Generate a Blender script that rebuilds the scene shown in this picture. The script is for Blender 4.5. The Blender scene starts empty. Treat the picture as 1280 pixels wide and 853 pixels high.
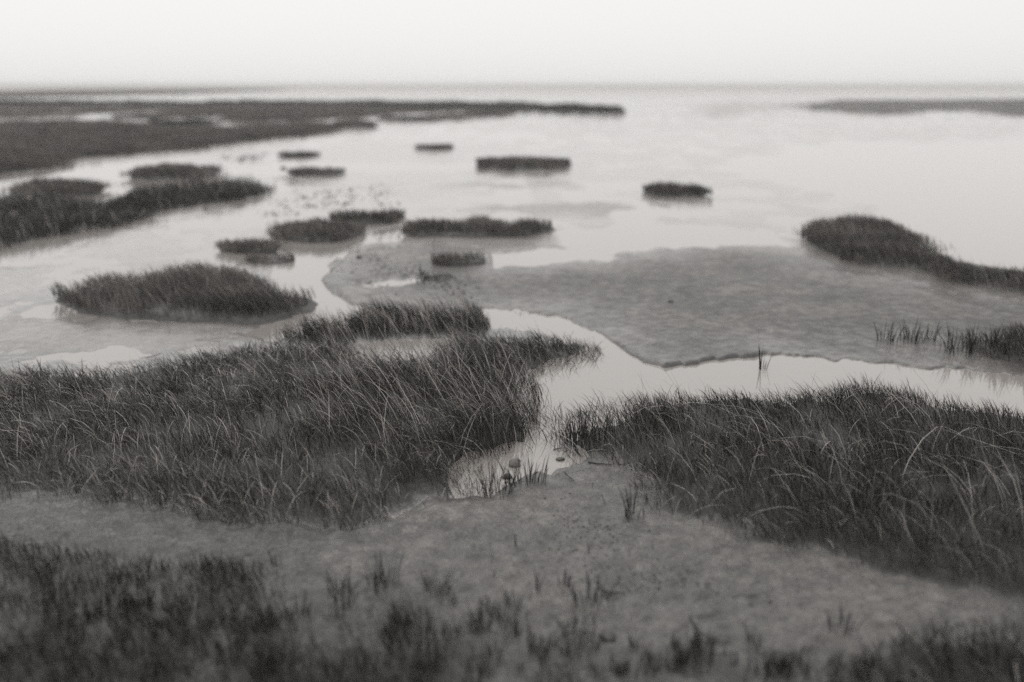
import bpy, math, random
import numpy as np
from mathutils import Matrix

rng = np.random.default_rng(7)
random.seed(7)
scene = bpy.context.scene
C = scene.collection

# ------------------------------------------------------------------ camera geometry (photo is 1280 x 853)
H = 3.0
FPX = 35.0 / 36.0 * 1280.0
HOR = 107.0
PITCH = math.atan((426.5 - HOR) / FPX)
SP, CP = math.sin(PITCH), math.cos(PITCH)


def ground(u, v, z=0.0):
    """point on the level z seen at photo pixel (u, v)"""
    u = np.asarray(u, float); v = np.asarray(v, float)
    a = (u - 640.0) / FPX
    b = (426.5 - v) / FPX
    t = (H - z) / np.maximum(SP - b * CP, 1e-6)
    return a * t, (CP + b * SP) * t


def pixel(x, y):
    """photo pixel of the ground point (x, y, 0)"""
    dep = y * CP + H * SP
    up = y * SP - H * CP
    dep = np.maximum(dep, 0.05)
    return 640.0 + FPX * x / dep, 426.5 - FPX * up / dep


# ------------------------------------------------------------------ numpy noise
def _hash(ix, iy, seed):
    n = (ix.astype(np.int64) * 374761393 + iy.astype(np.int64) * 668265263 + seed * 1442695041) & 0x7FFFFFFF
    n = ((n ^ (n >> 13)) * 1274126177) & 0x7FFFFFFF
    n = (n ^ (n >> 16)) & 0xFFFF
    return n / 65535.0


def vnoise(x, y, seed=0):
    x = np.asarray(x, float); y = np.asarray(y, float)
    ix = np.floor(x); iy = np.floor(y)
    fx = x - ix; fy = y - iy
    fx = fx * fx * (3 - 2 * fx); fy = fy * fy * (3 - 2 * fy)
    a = _hash(ix, iy, seed); b = _hash(ix + 1, iy, seed)
    c = _hash(ix, iy + 1, seed); d = _hash(ix + 1, iy + 1, seed)
    return (a + (b - a) * fx) * (1 - fy) + (c + (d - c) * fx) * fy


def fbm(x, y, seed=0, octaves=4, gain=0.5):
    s = 0.0; amp = 1.0; tot = 0.0
    for k in range(octaves):
        s = s + amp * vnoise(x * 2.03 ** k + 17.1 * k, y * 2.03 ** k - 9.7 * k, seed + k)
        tot += amp; amp *= gain
    return s / tot            # 0..1


def signed_distance(px, py, poly):
    """positive inside; metres"""
    poly = np.asarray(poly, float)
    n = len(poly)
    d2 = np.full(px.shape, 1e18)
    inside = np.zeros(px.shape, bool)
    for i in range(n):
        x0, y0 = poly[i]; x1, y1 = poly[(i + 1) % n]
        ex, ey = x1 - x0, y1 - y0
        L = ex * ex + ey * ey + 1e-12
        t = np.clip(((px - x0) * ex + (py - y0) * ey) / L, 0, 1)
        dx = px - (x0 + t * ex); dy = py - (y0 + t * ey)
        d2 = np.minimum(d2, dx * dx + dy * dy)
        cond = ((y0 > py) != (y1 > py))
        xi = x0 + (py - y0) * ex / (ey if abs(ey) > 1e-12 else 1e-12)
        inside ^= cond & (px < xi)
    d = np.sqrt(d2)
    return np.where(inside, d, -d)


def smooth(e0, e1, x):
    t = np.clip((x - e0) / (e1 - e0), 0, 1)
    return t * t * (3 - 2 * t)


# ------------------------------------------------------------------ materials
WARM = (1.0, 0.936, 0.885)


def grey(v):
    return (v * WARM[0], v * WARM[1], v * WARM[2], 1.0)


def new_mat(name):
    m = bpy.data.materials.new(name); m.use_nodes = True
    nt = m.node_tree
    for n in list(nt.nodes):
        nt.nodes.remove(n)
    out = nt.nodes.new('ShaderNodeOutputMaterial')
    return m, nt, out


def N(nt, kind, **kw):
    n = nt.nodes.new(kind)
    for k, v in kw.items():
        if k.startswith('i_'):
            n.inputs[k[2:].replace('_', ' ')].default_value = v
        else:
            setattr(n, k, v)
    return n


def ramp(nt, src, stops):
    r = nt.nodes.new('ShaderNodeValToRGB')
    el = r.color_ramp.elements
    while len(el) > 1:
        el.remove(el[0])
    el[0].position = stops[0][0]; el[0].color = grey(stops[0][1])
    for p, v in stops[1:]:
        e = el.new(p); e.color = grey(v)
    nt.links.new(src, r.inputs[0])
    return r


def math_node(nt, op, a, b=None, clamp=False):
    n = nt.nodes.new('ShaderNodeMath'); n.operation = op; n.use_clamp = clamp
    for i, v in enumerate((a, b)):
        if v is None: continue
        if isinstance(v, (int, float)): n.inputs[i].default_value = v
        else: nt.links.new(v, n.inputs[i])
    return n.outputs[0]


def grass_material(name, lo, hi, dead, gloss=0.35, trans=0.3):
    m, nt, out = new_mat(name)
    at = N(nt, 'ShaderNodeAttribute', attribute_name='tint')
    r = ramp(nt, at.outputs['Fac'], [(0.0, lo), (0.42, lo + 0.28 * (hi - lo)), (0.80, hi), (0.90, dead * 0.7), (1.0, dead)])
    p = N(nt, 'ShaderNodeBsdfPrincipled')
    p.inputs['Roughness'].default_value = 0.36
    p.inputs['Specular IOR Level'].default_value = gloss
    nt.links.new(r.outputs[0], p.inputs['Base Color'])
    t = N(nt, 'ShaderNodeBsdfTranslucent')
    nt.links.new(r.outputs[0], t.inputs['Color'])
    mix = N(nt, 'ShaderNodeMixShader'); mix.inputs[0].default_value = trans
    nt.links.new(p.outputs[0], mix.inputs[1]); nt.links.new(t.outputs[0], mix.inputs[2])
    nt.links.new(mix.outputs[0], out.inputs[0])
    return m


def mud_material(name, wet_attr=True):
    m, nt, out = new_mat(name)
    L = nt.links
    geo = N(nt, 'ShaderNodeNewGeometry')
    pos = geo.outputs['Position']
    big = N(nt, 'ShaderNodeTexNoise', i_Scale=0.7, i_Detail=5.0); L.new(pos, big.inputs['Vector'])
    med = N(nt, 'ShaderNodeTexNoise', i_Scale=7.0, i_Detail=6.0, i_Roughness=0.6); L.new(pos, med.inputs['Vector'])
    fine = N(nt, 'ShaderNodeTexNoise', i_Scale=75.0, i_Detail=4.0, i_Roughness=0.65); L.new(pos, fine.inputs['Vector'])
    s = math_node(nt, 'MULTIPLY_ADD', big.outputs['Fac'], 0.45)
    s_n = s.node; L.new(math_node(nt, 'MULTIPLY', med.outputs['Fac'], 0.35), s_n.inputs[2])
    s2 = math_node(nt, 'ADD', s, math_node(nt, 'MULTIPLY', fine.outputs['Fac'], 0.2))
    col = ramp(nt, s2, [(0.36, 0.032), (0.50, 0.070), (0.62, 0.135)])
    p = N(nt, 'ShaderNodeBsdfPrincipled')
    if wet_attr:
        wet = N(nt, 'ShaderNodeAttribute', attribute_name='wet').outputs['Fac']
        turf_vignette = N(nt, 'ShaderNodeAttribute', attribute_name='turf_vignette').outputs['Fac']
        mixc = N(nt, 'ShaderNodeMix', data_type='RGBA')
        L.new(turf_vignette, mixc.inputs[0]); L.new(col.outputs[0], mixc.inputs[6])
        mixc.inputs[7].default_value = grey(0.020)  # root mat under grass, also the tone of the painted vignette
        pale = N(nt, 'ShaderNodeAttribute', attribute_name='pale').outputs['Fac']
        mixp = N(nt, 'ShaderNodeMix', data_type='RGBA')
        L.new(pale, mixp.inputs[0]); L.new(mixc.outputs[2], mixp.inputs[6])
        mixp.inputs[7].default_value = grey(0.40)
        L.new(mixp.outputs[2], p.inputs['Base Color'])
        sep = N(nt, 'ShaderNodeSeparateXYZ'); L.new(pos, sep.inputs[0])
        damp = math_node(nt, 'SUBTRACT', 0.95, math_node(nt, 'MULTIPLY', sep.outputs['Z'], 70.0), clamp=True)
        wet = math_node(nt, 'MAXIMUM', wet, damp)
        wn = math_node(nt, 'ADD', wet, math_node(nt, 'ADD', math_node(nt, 'MULTIPLY', math_node(nt, 'SUBTRACT', med.outputs['Fac'], 0.5), 0.8), math_node(nt, 'MULTIPLY', math_node(nt, 'SUBTRACT', fine.outputs['Fac'], 0.5), 1.8)), clamp=True)
        L.new(math_node(nt, 'SUBTRACT', 0.62, math_node(nt, 'MULTIPLY', wn, 0.25)), p.inputs['Roughness'])
        L.new(math_node(nt, 'MULTIPLY', wn, 0.9), p.inputs['Coat Weight'])
        p.inputs['Coat Roughness'].default_value = 0.14
        p.inputs['Coat IOR'].default_value = 1.5
    else:
        L.new(col.outputs[0], p.inputs['Base Color'])
        p.inputs['Roughness'].default_value = 0.55
    p.inputs['Specular IOR Level'].default_value = 0.5
    vor = N(nt, 'ShaderNodeTexVoronoi', i_Scale=26.0); L.new(pos, vor.inputs['Vector'])
    hgt = math_node(nt, 'ADD', math_node(nt, 'MULTIPLY', med.outputs['Fac'], 0.5),
                    math_node(nt, 'ADD', math_node(nt, 'MULTIPLY', fine.outputs['Fac'], 0.5),
                              math_node(nt, 'MULTIPLY', vor.outputs['Distance'], 0.25)))
    bmp = N(nt, 'ShaderNodeBump', i_Strength=0.9, i_Distance=0.026)
    L.new(hgt, bmp.inputs['Height']); L.new(bmp.outputs[0], p.inputs['Normal'])
    L.new(p.outputs[0], out.inputs[0])
    return m


def water_material():
    m, nt, out = new_mat('water')
    L = nt.links
    geo = N(nt, 'ShaderNodeNewGeometry')
    mp = N(nt, 'ShaderNodeMapping'); mp.inputs['Scale'].default_value = (0.6, 1.6, 1.0)
    L.new(geo.outputs['Position'], mp.inputs['Vector'])
    nz = N(nt, 'ShaderNodeTexNoise', i_Scale=5.0, i_Detail=3.0); L.new(mp.outputs[0], nz.inputs['Vector'])
    bmp = N(nt, 'ShaderNodeBump', i_Strength=0.06, i_Distance=0.02); L.new(nz.outputs['Fac'], bmp.inputs['Height'])
    p = N(nt, 'ShaderNodeBsdfPrincipled')
    p.inputs['Base Color'].default_value = grey(0.27)
    p.inputs['Roughness'].default_value = 0.05
    p.inputs['IOR'].default_value = 1.75
    p.inputs['Specular IOR Level'].default_value = 0.5
    L.new(bmp.outputs[0], p.inputs['Normal'])
    L.new(p.outputs[0], out.inputs[0])
    return m


def plain_material(name, v, rough=0.7, scale=30.0, var=0.35, bump=0.3):
    m, nt, out = new_mat(name)
    geo = N(nt, 'ShaderNodeNewGeometry')
    nz = N(nt, 'ShaderNodeTexNoise', i_Scale=scale, i_Detail=5.0); nt.links.new(geo.outputs['Position'], nz.inputs['Vector'])
    r = ramp(nt, nz.outputs['Fac'], [(0.3, v * (1 - var)), (0.7, v * (1 + var))])
    p = N(nt, 'ShaderNodeBsdfPrincipled'); p.inputs['Roughness'].default_value = rough
    nt.links.new(r.outputs[0], p.inputs['Base Color'])
    b = N(nt, 'ShaderNodeBump', i_Strength=bump, i_Distance=0.02); nt.links.new(nz.outputs['Fac'], b.inputs['Height'])
    nt.links.new(b.outputs[0], p.inputs['Normal'])
    nt.links.new(p.outputs[0], out.inputs[0])
    return m


M_MUD = mud_material('tidal_mud')
M_BANK = plain_material('peaty_mud_bank', 0.055, 0.6, 14.0, 0.4, 0.5)
M_CLOD = plain_material('mud_lump', 0.05, 0.55, 40.0, 0.4, 0.4)
M_STONE = plain_material('stone', 0.13, 0.6, 25.0, 0.5, 0.6)
M_PALE = plain_material('pale_stone', 0.55, 0.6, 20.0, 0.15, 0.2)
M_TWIG = plain_material('wet_wood', 0.035, 0.5, 60.0, 0.4, 0.4)
M_WATER = water_material()
M_GRASS = grass_material('cord_grass', 0.013, 0.105, 0.50, 0.28, 0.06)
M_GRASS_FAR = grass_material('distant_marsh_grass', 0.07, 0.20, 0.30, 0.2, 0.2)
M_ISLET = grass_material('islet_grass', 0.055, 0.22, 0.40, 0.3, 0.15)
M_TUFT = grass_material('short_dark_grass', 0.016, 0.042, 0.16, 0.3, 0.1)  # dark stubble, colour lowered further to paint in the vignette at the bottom


# ------------------------------------------------------------------ mesh from arrays
def mesh_from(name, verts, quads=None, tris=None, attrs=None, smooth_faces=True):
    me = bpy.data.meshes.new(name)
    verts = np.asarray(verts, np.float32)
    me.vertices.add(len(verts)); me.vertices.foreach_set('co', verts.ravel())
    loops = []; starts = []; pos = 0
    if quads is not None and len(quads):
        q = np.asarray(quads, np.int32); loops.append(q.ravel())
        starts.append(np.arange(len(q), dtype=np.int32) * 4); pos = q.size
    if tris is not None and len(tris):
        t = np.asarray(tris, np.int32); loops.append(t.ravel())
        starts.append(pos + np.arange(len(t), dtype=np.int32) * 3)
    loops = np.concatenate(loops); starts = np.concatenate(starts)
    me.loops.add(len(loops)); me.loops.foreach_set('vertex_index', loops)
    me.polygons.add(len(starts)); me.polygons.foreach_set('loop_start', starts)
    if smooth_faces:
        me.polygons.foreach_set('use_smooth', np.ones(len(starts), bool))
    for k, a in (attrs or {}).items():
        at = me.attributes.new(k, 'FLOAT', 'POINT'); at.data.foreach_set('value', np.asarray(a, np.float32).ravel())
    me.update(calc_edges=True)
    return me


def link(name, me, mat, parent=None):
    o = bpy.data.objects.new(name, me); C.objects.link(o)
    if mat and not me.materials: me.materials.append(mat)
    if parent: o.parent = parent
    return o


def tag(o, label=None, cat=None, group=None, kind=None):
    if label: o['label'] = label
    if cat: o['category'] = cat
    if group: o['group'] = group
    if kind: o['kind'] = kind
    return o


def empty(name, loc):
    o = bpy.data.objects.new(name, None); C.objects.link(o); o.location = loc
    o.empty_display_size = 0.2
    return o


# ------------------------------------------------------------------ grass blades
def blade_mesh(name, P, h, az, lean0, lean1, w, tint, segs=4):
    n = len(P)
    ts = np.linspace(0, 1, segs + 1)
    th = lean0[:, None] + (lean1 - lean0)[:, None] * ts[None, :] ** 1.3
    step = h[:, None] / segs
    mid = 0.5 * (th[:, 1:] + th[:, :-1])
    rad = np.concatenate([np.zeros((n, 1)), np.cumsum(np.sin(mid) * step, 1)], 1)
    zz = np.concatenate([np.zeros((n, 1)), np.cumsum(np.cos(mid) * step, 1)], 1)
    zz = np.maximum(zz, 0.003 + 0.0 * zz)
    cx = P[:, 0:1] + rad * np.cos(az)[:, None]
    cy = P[:, 1:2] + rad * np.sin(az)[:, None]
    cz = P[:, 2:3] + zz
    cz[:, 0] -= 0.03
    face = rng.uniform(0, math.pi, n)
    sx, sy = np.cos(face), np.sin(face)
    prof = np.array([0.8, 1.0, 0.9, 0.65, 0.4])[:segs] if segs <= 5 else np.linspace(1, .3, segs)
    prof = np.interp(np.arange(segs) / segs, [0, .3, .6, 1.0], [0.75, 1.0, 0.85, 0.25])
    V = np.zeros((n, 2 * segs + 1, 3), np.float32)
    for k in range(segs):
        ww = 0.5 * w * prof[k]
        V[:, 2 * k] = np.stack([cx[:, k] - sx * ww, cy[:, k] - sy * ww, cz[:, k]], 1)
        V[:, 2 * k + 1] = np.stack([cx[:, k] + sx * ww, cy[:, k] + sy * ww, cz[:, k]], 1)
    V[:, 2 * segs] = np.stack([cx[:, segs], cy[:, segs], cz[:, segs]], 1)
    base = (np.arange(n) * (2 * segs + 1))[:, None]
    quads = np.concatenate([base + np.array([[2 * k, 2 * k + 1, 2 * k + 3, 2 * k + 2]]) for k in range(segs - 1)], 0)
    tris = base + np.array([[2 * segs - 2, 2 * segs - 1, 2 * segs]])
    T = np.repeat(tint, 2 * segs + 1)
    return mesh_from(name, V.reshape(-1, 3), quads, tris, {'tint': T})


def grow(name, poly, h=0.35, lai=2.2, lean=(0.3, 0.9), az=math.pi, az_spread=0.75, wmin=0.005, mat=None,
         segs=None, dead=0.04, seed=1, base_z=0.0, edge=0.10, clump=1.0, hmap=None, dens=None, zfun=None, even=False, jitter=0.8, max_n=260000):
    """a mesh of grass blades rooted inside poly (ground metres)"""
    poly = np.asarray(poly, float)
    x0, y0 = poly.min(0); x1, y1 = poly.max(0)
    area = 0.5 * abs(np.dot(poly[:, 0], np.roll(poly[:, 1], 1)) - np.dot(poly[:, 1], np.roll(poly[:, 0], 1)))
    # blade width grows with distance; sample candidates denser where near
    ymid = max(3.0, 0.5 * (y0 + y1))
    # strips in depth so that density follows distance
    out = []
    edges = [max(y0, 0.5)]
    while edges[-1] < y1:
        edges.append(edges[-1] * 1.18 + 0.05)
    for ya, yb in zip(edges[:-1], edges[1:]):
        yb2 = min(yb, y1)
        d = math.hypot(0.5 * (ya + yb2), H)
        w = max(wmin, 0.62 * d / 995.0)
        rho = lai / (h * w * 0.75)
        n = int(rho * (x1 - x0) * (yb2 - ya))
        n = min(n, 1200000)
        if n <= 0: continue
        px = rng.uniform(x0, x1, n); py = rng.uniform(ya, yb2, n)
        out.append(np.stack([px, py, np.full(n, w)], 1))
    A = np.concatenate(out)
    px, py, w = A.T
    # uneven outline
    sc = max(0.25, ymid * 0.03)
    jx = (fbm(px / sc, py / sc, seed + 11, 3) - 0.5) * edge * 4 * (ymid / 10)
    jy = (fbm(px / sc, py / sc, seed + 23, 3) - 0.5) * edge * 4 * (ymid / 10)
    sd = signed_distance(px + jx, py + jy, poly)
    keep = sd > -np.abs(rng.normal(0, edge * 0.9 * ymid / 10, len(px)))
    # clumps: thin and tall places
    cl = fbm(px / (0.35 * clump), py / (0.35 * clump), seed + 31, 3)
    cl2 = fbm(px / (1.3 * clump), py / (1.3 * clump), seed + 37, 3)
    keep &= rng.uniform(0, 1, len(px)) < np.clip(0.30 + 1.9 * (cl - 0.26), 0.2, 1)
    if dens is not None:
        keep &= rng.uniform(0, 1, len(px)) < dens(px, py)
    idx = np.nonzero(keep)[0]
    if len(idx) > max_n:
        idx = rng.choice(idx, max_n, replace=False)
    px, py, w, sd, cl, cl2 = (q[idx] for q in (px, py, w, sd, cl, cl2))
    n = len(px)
    cell = 0.24 * clump
    gx, gy = np.floor(px / cell + 0.8 * (cl2 - .5)), np.floor(py / cell + 0.8 * (cl - .5))
    tcx = (gx + 0.2 + 0.6 * _hash(gx, gy, seed + 61)) * cell; tcy = (gy + 0.2 + 0.6 * _hash(gx, gy, seed + 62)) * cell
    t_h = _hash(gx, gy, seed + 63); t_t = _hash(gx, gy, seed + 64); t_l = _hash(gx, gy, seed + 65)
    hh = h * (0.55 + 0.65 * cl) * (0.75 + 0.5 * cl2) * rng.uniform(0.5, 1.2, n) * (0.75 + 0.45 * t_h)
    if even: hh = h * (0.72 + 0.25 * cl + .15 * cl2) * rng.uniform(0.6, 1.12, n)
    if hmap is not None: hh = hh * hmap(px, py)
    hh = hh * (0.65 + 0.35 * np.clip(sd / (0.5 * h), 0, 1))
    a0 = az + (fbm(px / (0.9 * clump), py / (0.9 * clump), seed + 41, 3) - 0.5) * 4.0 * az_spread + rng.normal(0, az_spread * jitter, n) + (t_t - .5) * 1.4 * az_spread
    splay = 0.9 * rng.uniform(0.2, 1.3, n)
    a = np.arctan2(np.sin(a0) + splay * (py - tcy) / cell, np.cos(a0) + splay * (px - tcx) / cell)
    l0 = np.abs(rng.normal(0.06, 0.10, n)) + lean[0] * (0.4 + 1.2 * cl2) * rng.uniform(0.3, 1.1, n)
    l1 = lean[1] * (0.45 + 0.8 * cl2 + 0.3 * t_l) * rng.uniform(0.3, 1.45, n)
    tint = np.clip(0.12 + 0.55 * fbm(px / (0.6 * clump), py / (0.6 * clump), seed + 51, 3) + 0.30 * (t_t - .5) + rng.normal(0, 0.16, n), 0, 0.8)
    isd = rng.uniform(0, 1, n) < dead * (0.4 + 1.6 * t_l) + (dead >= 1)
    tint = np.where(isd, rng.uniform(0.86, 1.0, n), tint)
    hh = np.where(isd, hh * 1.3, hh)
    l1 = np.where(isd, l1 * 1.15, l1)
    z = np.full(n, base_z) if zfun is None else zfun(px, py)
    if segs is None:
        segs = 4 if ymid < 22 else (3 if ymid < 60 else 2)
    return blade_mesh(name, np.stack([px, py, z], 1), hh, a, l0, np.minimum(l1 + l0 * .5, 2.0), np.where(isd, 0.85, 1.0) * w * rng.uniform(0.6, 1.35, n), tint, segs), n


def outline(top, bottom, heff):
    """footprint on the ground of a grass patch traced by its visible top and bottom edges (photo pixels, left to right)"""
    k = 1.0 - heff / H
    tp = [(u, HOR + (v - HOR) / k) for u, v in top]
    def at(line, u):
        us = [q[0] for q in line]; vs = [q[1] for q in line]
        return float(np.interp(u, us, vs))
    lo = min(bottom[0][0], bottom[-1][0]); hi = max(bottom[0][0], bottom[-1][0])
    tp2 = []
    for u, v in tp:
        vb = at(bottom, u)
        gap = 0.06 * (vb - HOR)
        tp2.append((u, min(v, vb - gap * 0.35)))
    pts = tp2 + list(reversed(bottom))
    x, y = ground([p[0] for p in pts], [p[1] for p in pts])
    return np.stack([x, y], 1)


def px_poly(pts):
    x, y = ground([p[0] for p in pts], [p[1] for p in pts])
    return np.stack([x, y], 1)


def densify(poly, step):
    out = []
    n = len(poly)
    for i in range(n):
        a = np.array(poly[i]); b = np.array(poly[(i + 1) % n])
        k = max(1, int(np.hypot(*(b - a)) / step))
        for j in range(k):
            out.append(a + (b - a) * j / k)
    return np.array(out)


def mound_mesh(name, poly, height, seed):
    """low mud bank with a steep broken rim under an islet, centred on its own origin"""
    c = poly.mean(0)
    size = max(np.ptp(poly[:, 0]), np.ptp(poly[:, 1]))
    P = densify(poly, size / 60.0) - c
    n = len(P)
    dist = np.hypot(P[:, 0], P[:, 1])
    rim = (fbm(P[:, 0] / (size * .06) + seed, P[:, 1] / (size * .06), seed, 3) - 0.5)
    P = P * (1 + 0.14 * rim)[:, None]
    rings = [(1.10, -0.06), (1.03, 0.006), (0.985, 0.5), (0.93, 0.85), (0.75, 1.0), (0.45, 1.05), (0.2, 1.05)]
    V = []
    for s, k in rings:
        z = np.full(n, height * k if k > 0.01 else k)
        if k > 0.3: z = z * (0.75 + 0.5 * fbm(P[:, 0] * s / (size * .05), P[:, 1] * s / (size * .05), seed + 5, 3))
        V.append(np.stack([P[:, 0] * s, P[:, 1] * s, z], 1))
    V = np.concatenate(V + [np.array([[0, 0, height * 1.05]])])
    Q = []
    for r in range(len(rings) - 1):
        for i in range(n):
            j = (i + 1) % n
            Q.append((r * n + i, r * n + j, (r + 1) * n + j, (r + 1) * n + i))
    b = (len(rings) - 1) * n
    T = [(b + i, b + (i + 1) % n, len(V) - 1) for i in range(n)]
    return mesh_from(name, V, Q, T), c


# ------------------------------------------------------------------ patches traced from the photo
PATCH = []


def patch(name, label, cat, top, bottom, h, group=None, thing=True, **kw):
    heff = kw.pop('heff', h * 0.72)
    PATCH.append(dict(name=name, label=label, cat=cat, poly=outline(top, bottom, heff), h=h, group=group, thing=thing, kw=kw))


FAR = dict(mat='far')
# horizon spit and the long far banks
patch('grass_bank', 'thin dark grass spit on the horizon, farthest bank of all', 'grass bank',
      [(-140, 113.5), (0, 113.5), (60, 112), (150, 111.2), (250, 110.8), (340, 111)], [(-140, 124), (0, 123), (60, 122), (150, 119.5), (250, 116), (330, 113.2), (352, 111.9)],
      0.5, lai=2.6, clump=10, **FAR)
patch('grass_bank', 'long dark-edged grass bank curving across the far flats below the horizon spit', 'grass bank',
      [(-140, 125), (0, 125), (200, 126), (400, 125.2), (560, 126.5), (680, 128), (740, 131), (778, 136)],
      [(-140, 132), (0, 132), (200, 132), (400, 131), (560, 134), (680, 138), (730, 142), (778, 141)], 0.85, lai=2.6, clump=8, dark=1, **FAR)
patch('grass_bank', 'pale low marsh behind the big left marsh, just under the dark-edged bank', 'grass bank',
      [(105, 134), (240, 131), (400, 131), (560, 134), (650, 138)],
      [(105, 141), (160, 139), (225, 137), (240, 143), (300, 146), (380, 149), (440, 146), (500, 141), (560, 138.5), (650, 139.5)], 0.35, lai=2.0, clump=6, **FAR)
patch('grass_bank', 'left end of the pale marsh under the dark-edged bank', 'grass bank',
      [(-140, 131), (0, 131), (100, 132)], [(-140, 138), (0, 137.5), (60, 137), (100, 136)], 0.35, lai=2.0, clump=6, **FAR)
patch('grass_islet', 'narrow grass strip at the left edge between two far water lanes', 'grass islet',
      [(-140, 139), (0, 139.5), (60, 139), (97, 141)], [(-140, 147), (0, 146), (50, 145), (97, 143.5)], 0.35, lai=2.2, clump=5, **FAR)
patch('grass_islet', 'slim far grass strip below the thin water lane', 'grass islet',
      [(143, 147), (165, 143), (215, 141), (260, 140)], [(143, 149), (190, 149), (220, 146), (262, 145), (285, 144)], 0.35, lai=2.2, clump=5, **FAR)
patch('grass_islet', 'dark far islet with a rounded left end below the pale marsh', 'grass islet',
      [(283, 150), (292, 145), (330, 143), (385, 144), (410, 146)], [(283, 151.5), (330, 153), (380, 152), (412, 149)], 0.4, lai=2.5, clump=5, **FAR)
patch('grass_islet', 'long thin low islet tapering left, out on the far flats', 'grass islet',
      [(474, 149), (520, 147), (580, 143), (640, 139)], [(474, 151), (540, 150.5), (600, 146), (645, 141)], 0.3, lai=1.8, clump=5, **FAR)
patch('grass_bank', 'hazy low mud and grass bank on the far right flats', 'low bank',
      [(985, 130), (1050, 124.5), (1150, 124.5), (1280, 123), (1430, 122)], [(985, 137), (1050, 141), (1085, 145), (1120, 144), (1160, 139), (1220, 140), (1280, 147), (1430, 150)], 0.2, lai=0.03, clump=8, **FAR)
# the big upper-left marsh
patch('marsh_bed', 'broad grey grass marsh filling the upper left, largest of the far beds', 'grass marsh',
      [(-260, 151), (0, 151), (60, 150), (130, 149.5), (190, 152), (270, 158), (330, 155), (400, 153), (425, 155)],
      [(-260, 250), (-120, 232), (0, 219), (50, 212), (80, 207), (90, 199), (165, 193), (205, 190), (240, 186), (300, 178), (340, 173), (380, 170), (412, 166), (428, 160)], 0.38, lai=2.2, clump=3, edge=.06, **FAR)
patch('grass_islet', 'dark tip islet at the right end of the big upper left marsh', 'grass islet',
      [(408, 156), (425, 151), (455, 151.5), (468, 154)], [(408, 162), (430, 161), (455, 160.5), (469, 158)], 0.38, lai=2.5, clump=3, **FAR)
patch('grass_islet', 'dark hummock with a tiny post beside it, behind the big upper left marsh', 'grass islet',
      [(194, 153), (215, 151), (250, 149), (268, 153)], [(194, 158), (215, 162), (245, 160), (270, 156)], 0.45, lai=2.5, clump=3, dark=1, **FAR)
patch('grass_islet', 'rounded grass hummock in the bright creek above the left spur', 'grass islet',
      [(165, 220), (180, 208), (215, 202.5), (250, 206), (270, 214)], [(164, 223), (190, 226), (240, 225), (272, 221)], 0.42, lai=2.6, clump=1.6)
patch('marsh_bed', 'grass spur entering from the left edge and ending above the mudflat', 'grass marsh',
      [(-200, 245), (0, 238), (60, 236), (128, 246), (145, 246), (170, 231), (200, 226), (250, 223), (300, 222), (330, 226), (342, 236)],
      [(-200, 350), (0, 311), (40, 303), (100, 291), (150, 283), (180, 272), (210, 265), (250, 257), (300, 250), (342, 243)], 0.42, lai=2.4, clump=1.7, edge=.05)
patch('grass_islet', 'low bushy hummock at the left edge on the back of the grass spur', 'grass islet',
      [(12, 234), (30, 227), (60, 222), (105, 222), (124, 231)], [(12, 246), (60, 247), (100, 246), (126, 243)], 0.42, lai=2.6, clump=1.6)
# small islets on the open flats
SM = 'small grass islets on the open tidal flats'
patch('grass_islet', 'tiny grass islet, upper of the two in the pale flat beside the spur', 'grass islet', [(356, 194), (362, 190.5), (380, 190), (396, 192.5)], [(355, 196.5), (375, 197.5), (398, 196)], 0.28, SM, lai=2.6)
patch('grass_islet', 'small flat grass islet, lower of the two in the pale flat beside the spur', 'grass islet', [(367, 215), (375, 210), (400, 208.5), (420, 210), (429, 215)], [(366, 219.5), (390, 221), (415, 220.5), (429, 218)], 0.30, SM, lai=2.6)
patch('grass_islet', 'thinnest distant islet lying alone on the bright central flat', 'grass islet', [(522, 182), (530, 180), (550, 180), (565, 183)], [(521, 186.5), (540, 188), (566, 186.5)], 0.30, SM, lai=2.6)
patch('grass_islet', 'long soft oval islet on the bright central flat', 'grass islet', [(597, 205), (605, 198), (640, 196), (680, 197), (705, 198), (712, 204)], [(596, 210), (630, 214), (680, 213), (711, 207)], 0.38, SM, lai=2.6)
patch('grass_islet', 'dark stubby islet on the bright right flat', 'grass islet', [(806, 235), (815, 229), (840, 228), (865, 230), (880, 235)], [(806, 243), (840, 247), (870, 247), (881, 242)], 0.36, SM, lai=2.8)
patch('grass_islet', 'large blunt islet on the right with a long low tail', 'grass islet',
      [(1017, 300), (1028, 274), (1060, 267), (1100, 271), (1140, 287), (1160, 312), (1200, 328), (1280, 335), (1400, 345)],
      [(1015, 310), (1060, 327), (1100, 335), (1150, 340), (1185, 353), (1280, 367), (1400, 385)], 0.34, None, lai=2.4, clump=1.2)
MI = 'grass islets beside the middle creek'
patch('grass_islet', 'long flat-topped islet in the middle of the mudflat', 'grass islet',
      [(507, 285), (520, 276), (560, 272), (610, 272), (650, 274), (675, 278), (689, 285)], [(505, 292), (520, 297), (600, 298), (660, 296), (689, 289)], 0.34, MI, lai=2.8)
patch('grass_islet', 'small rounded islet in front of the long flat-topped islet', 'grass islet',
      [(541, 325), (555, 314), (580, 312.5), (600, 318), (607, 327)], [(540, 332), (570, 336), (606, 333)], 0.32, MI, lai=2.8)
patch('grass_islet', 'lowest little dark tuft islet beside a thin wet strip', 'grass islet',
      [(533, 348), (545, 342), (558, 344), (565, 350)], [(532, 352), (550, 356), (565, 354)], 0.18, MI, lai=2.2)
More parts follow.
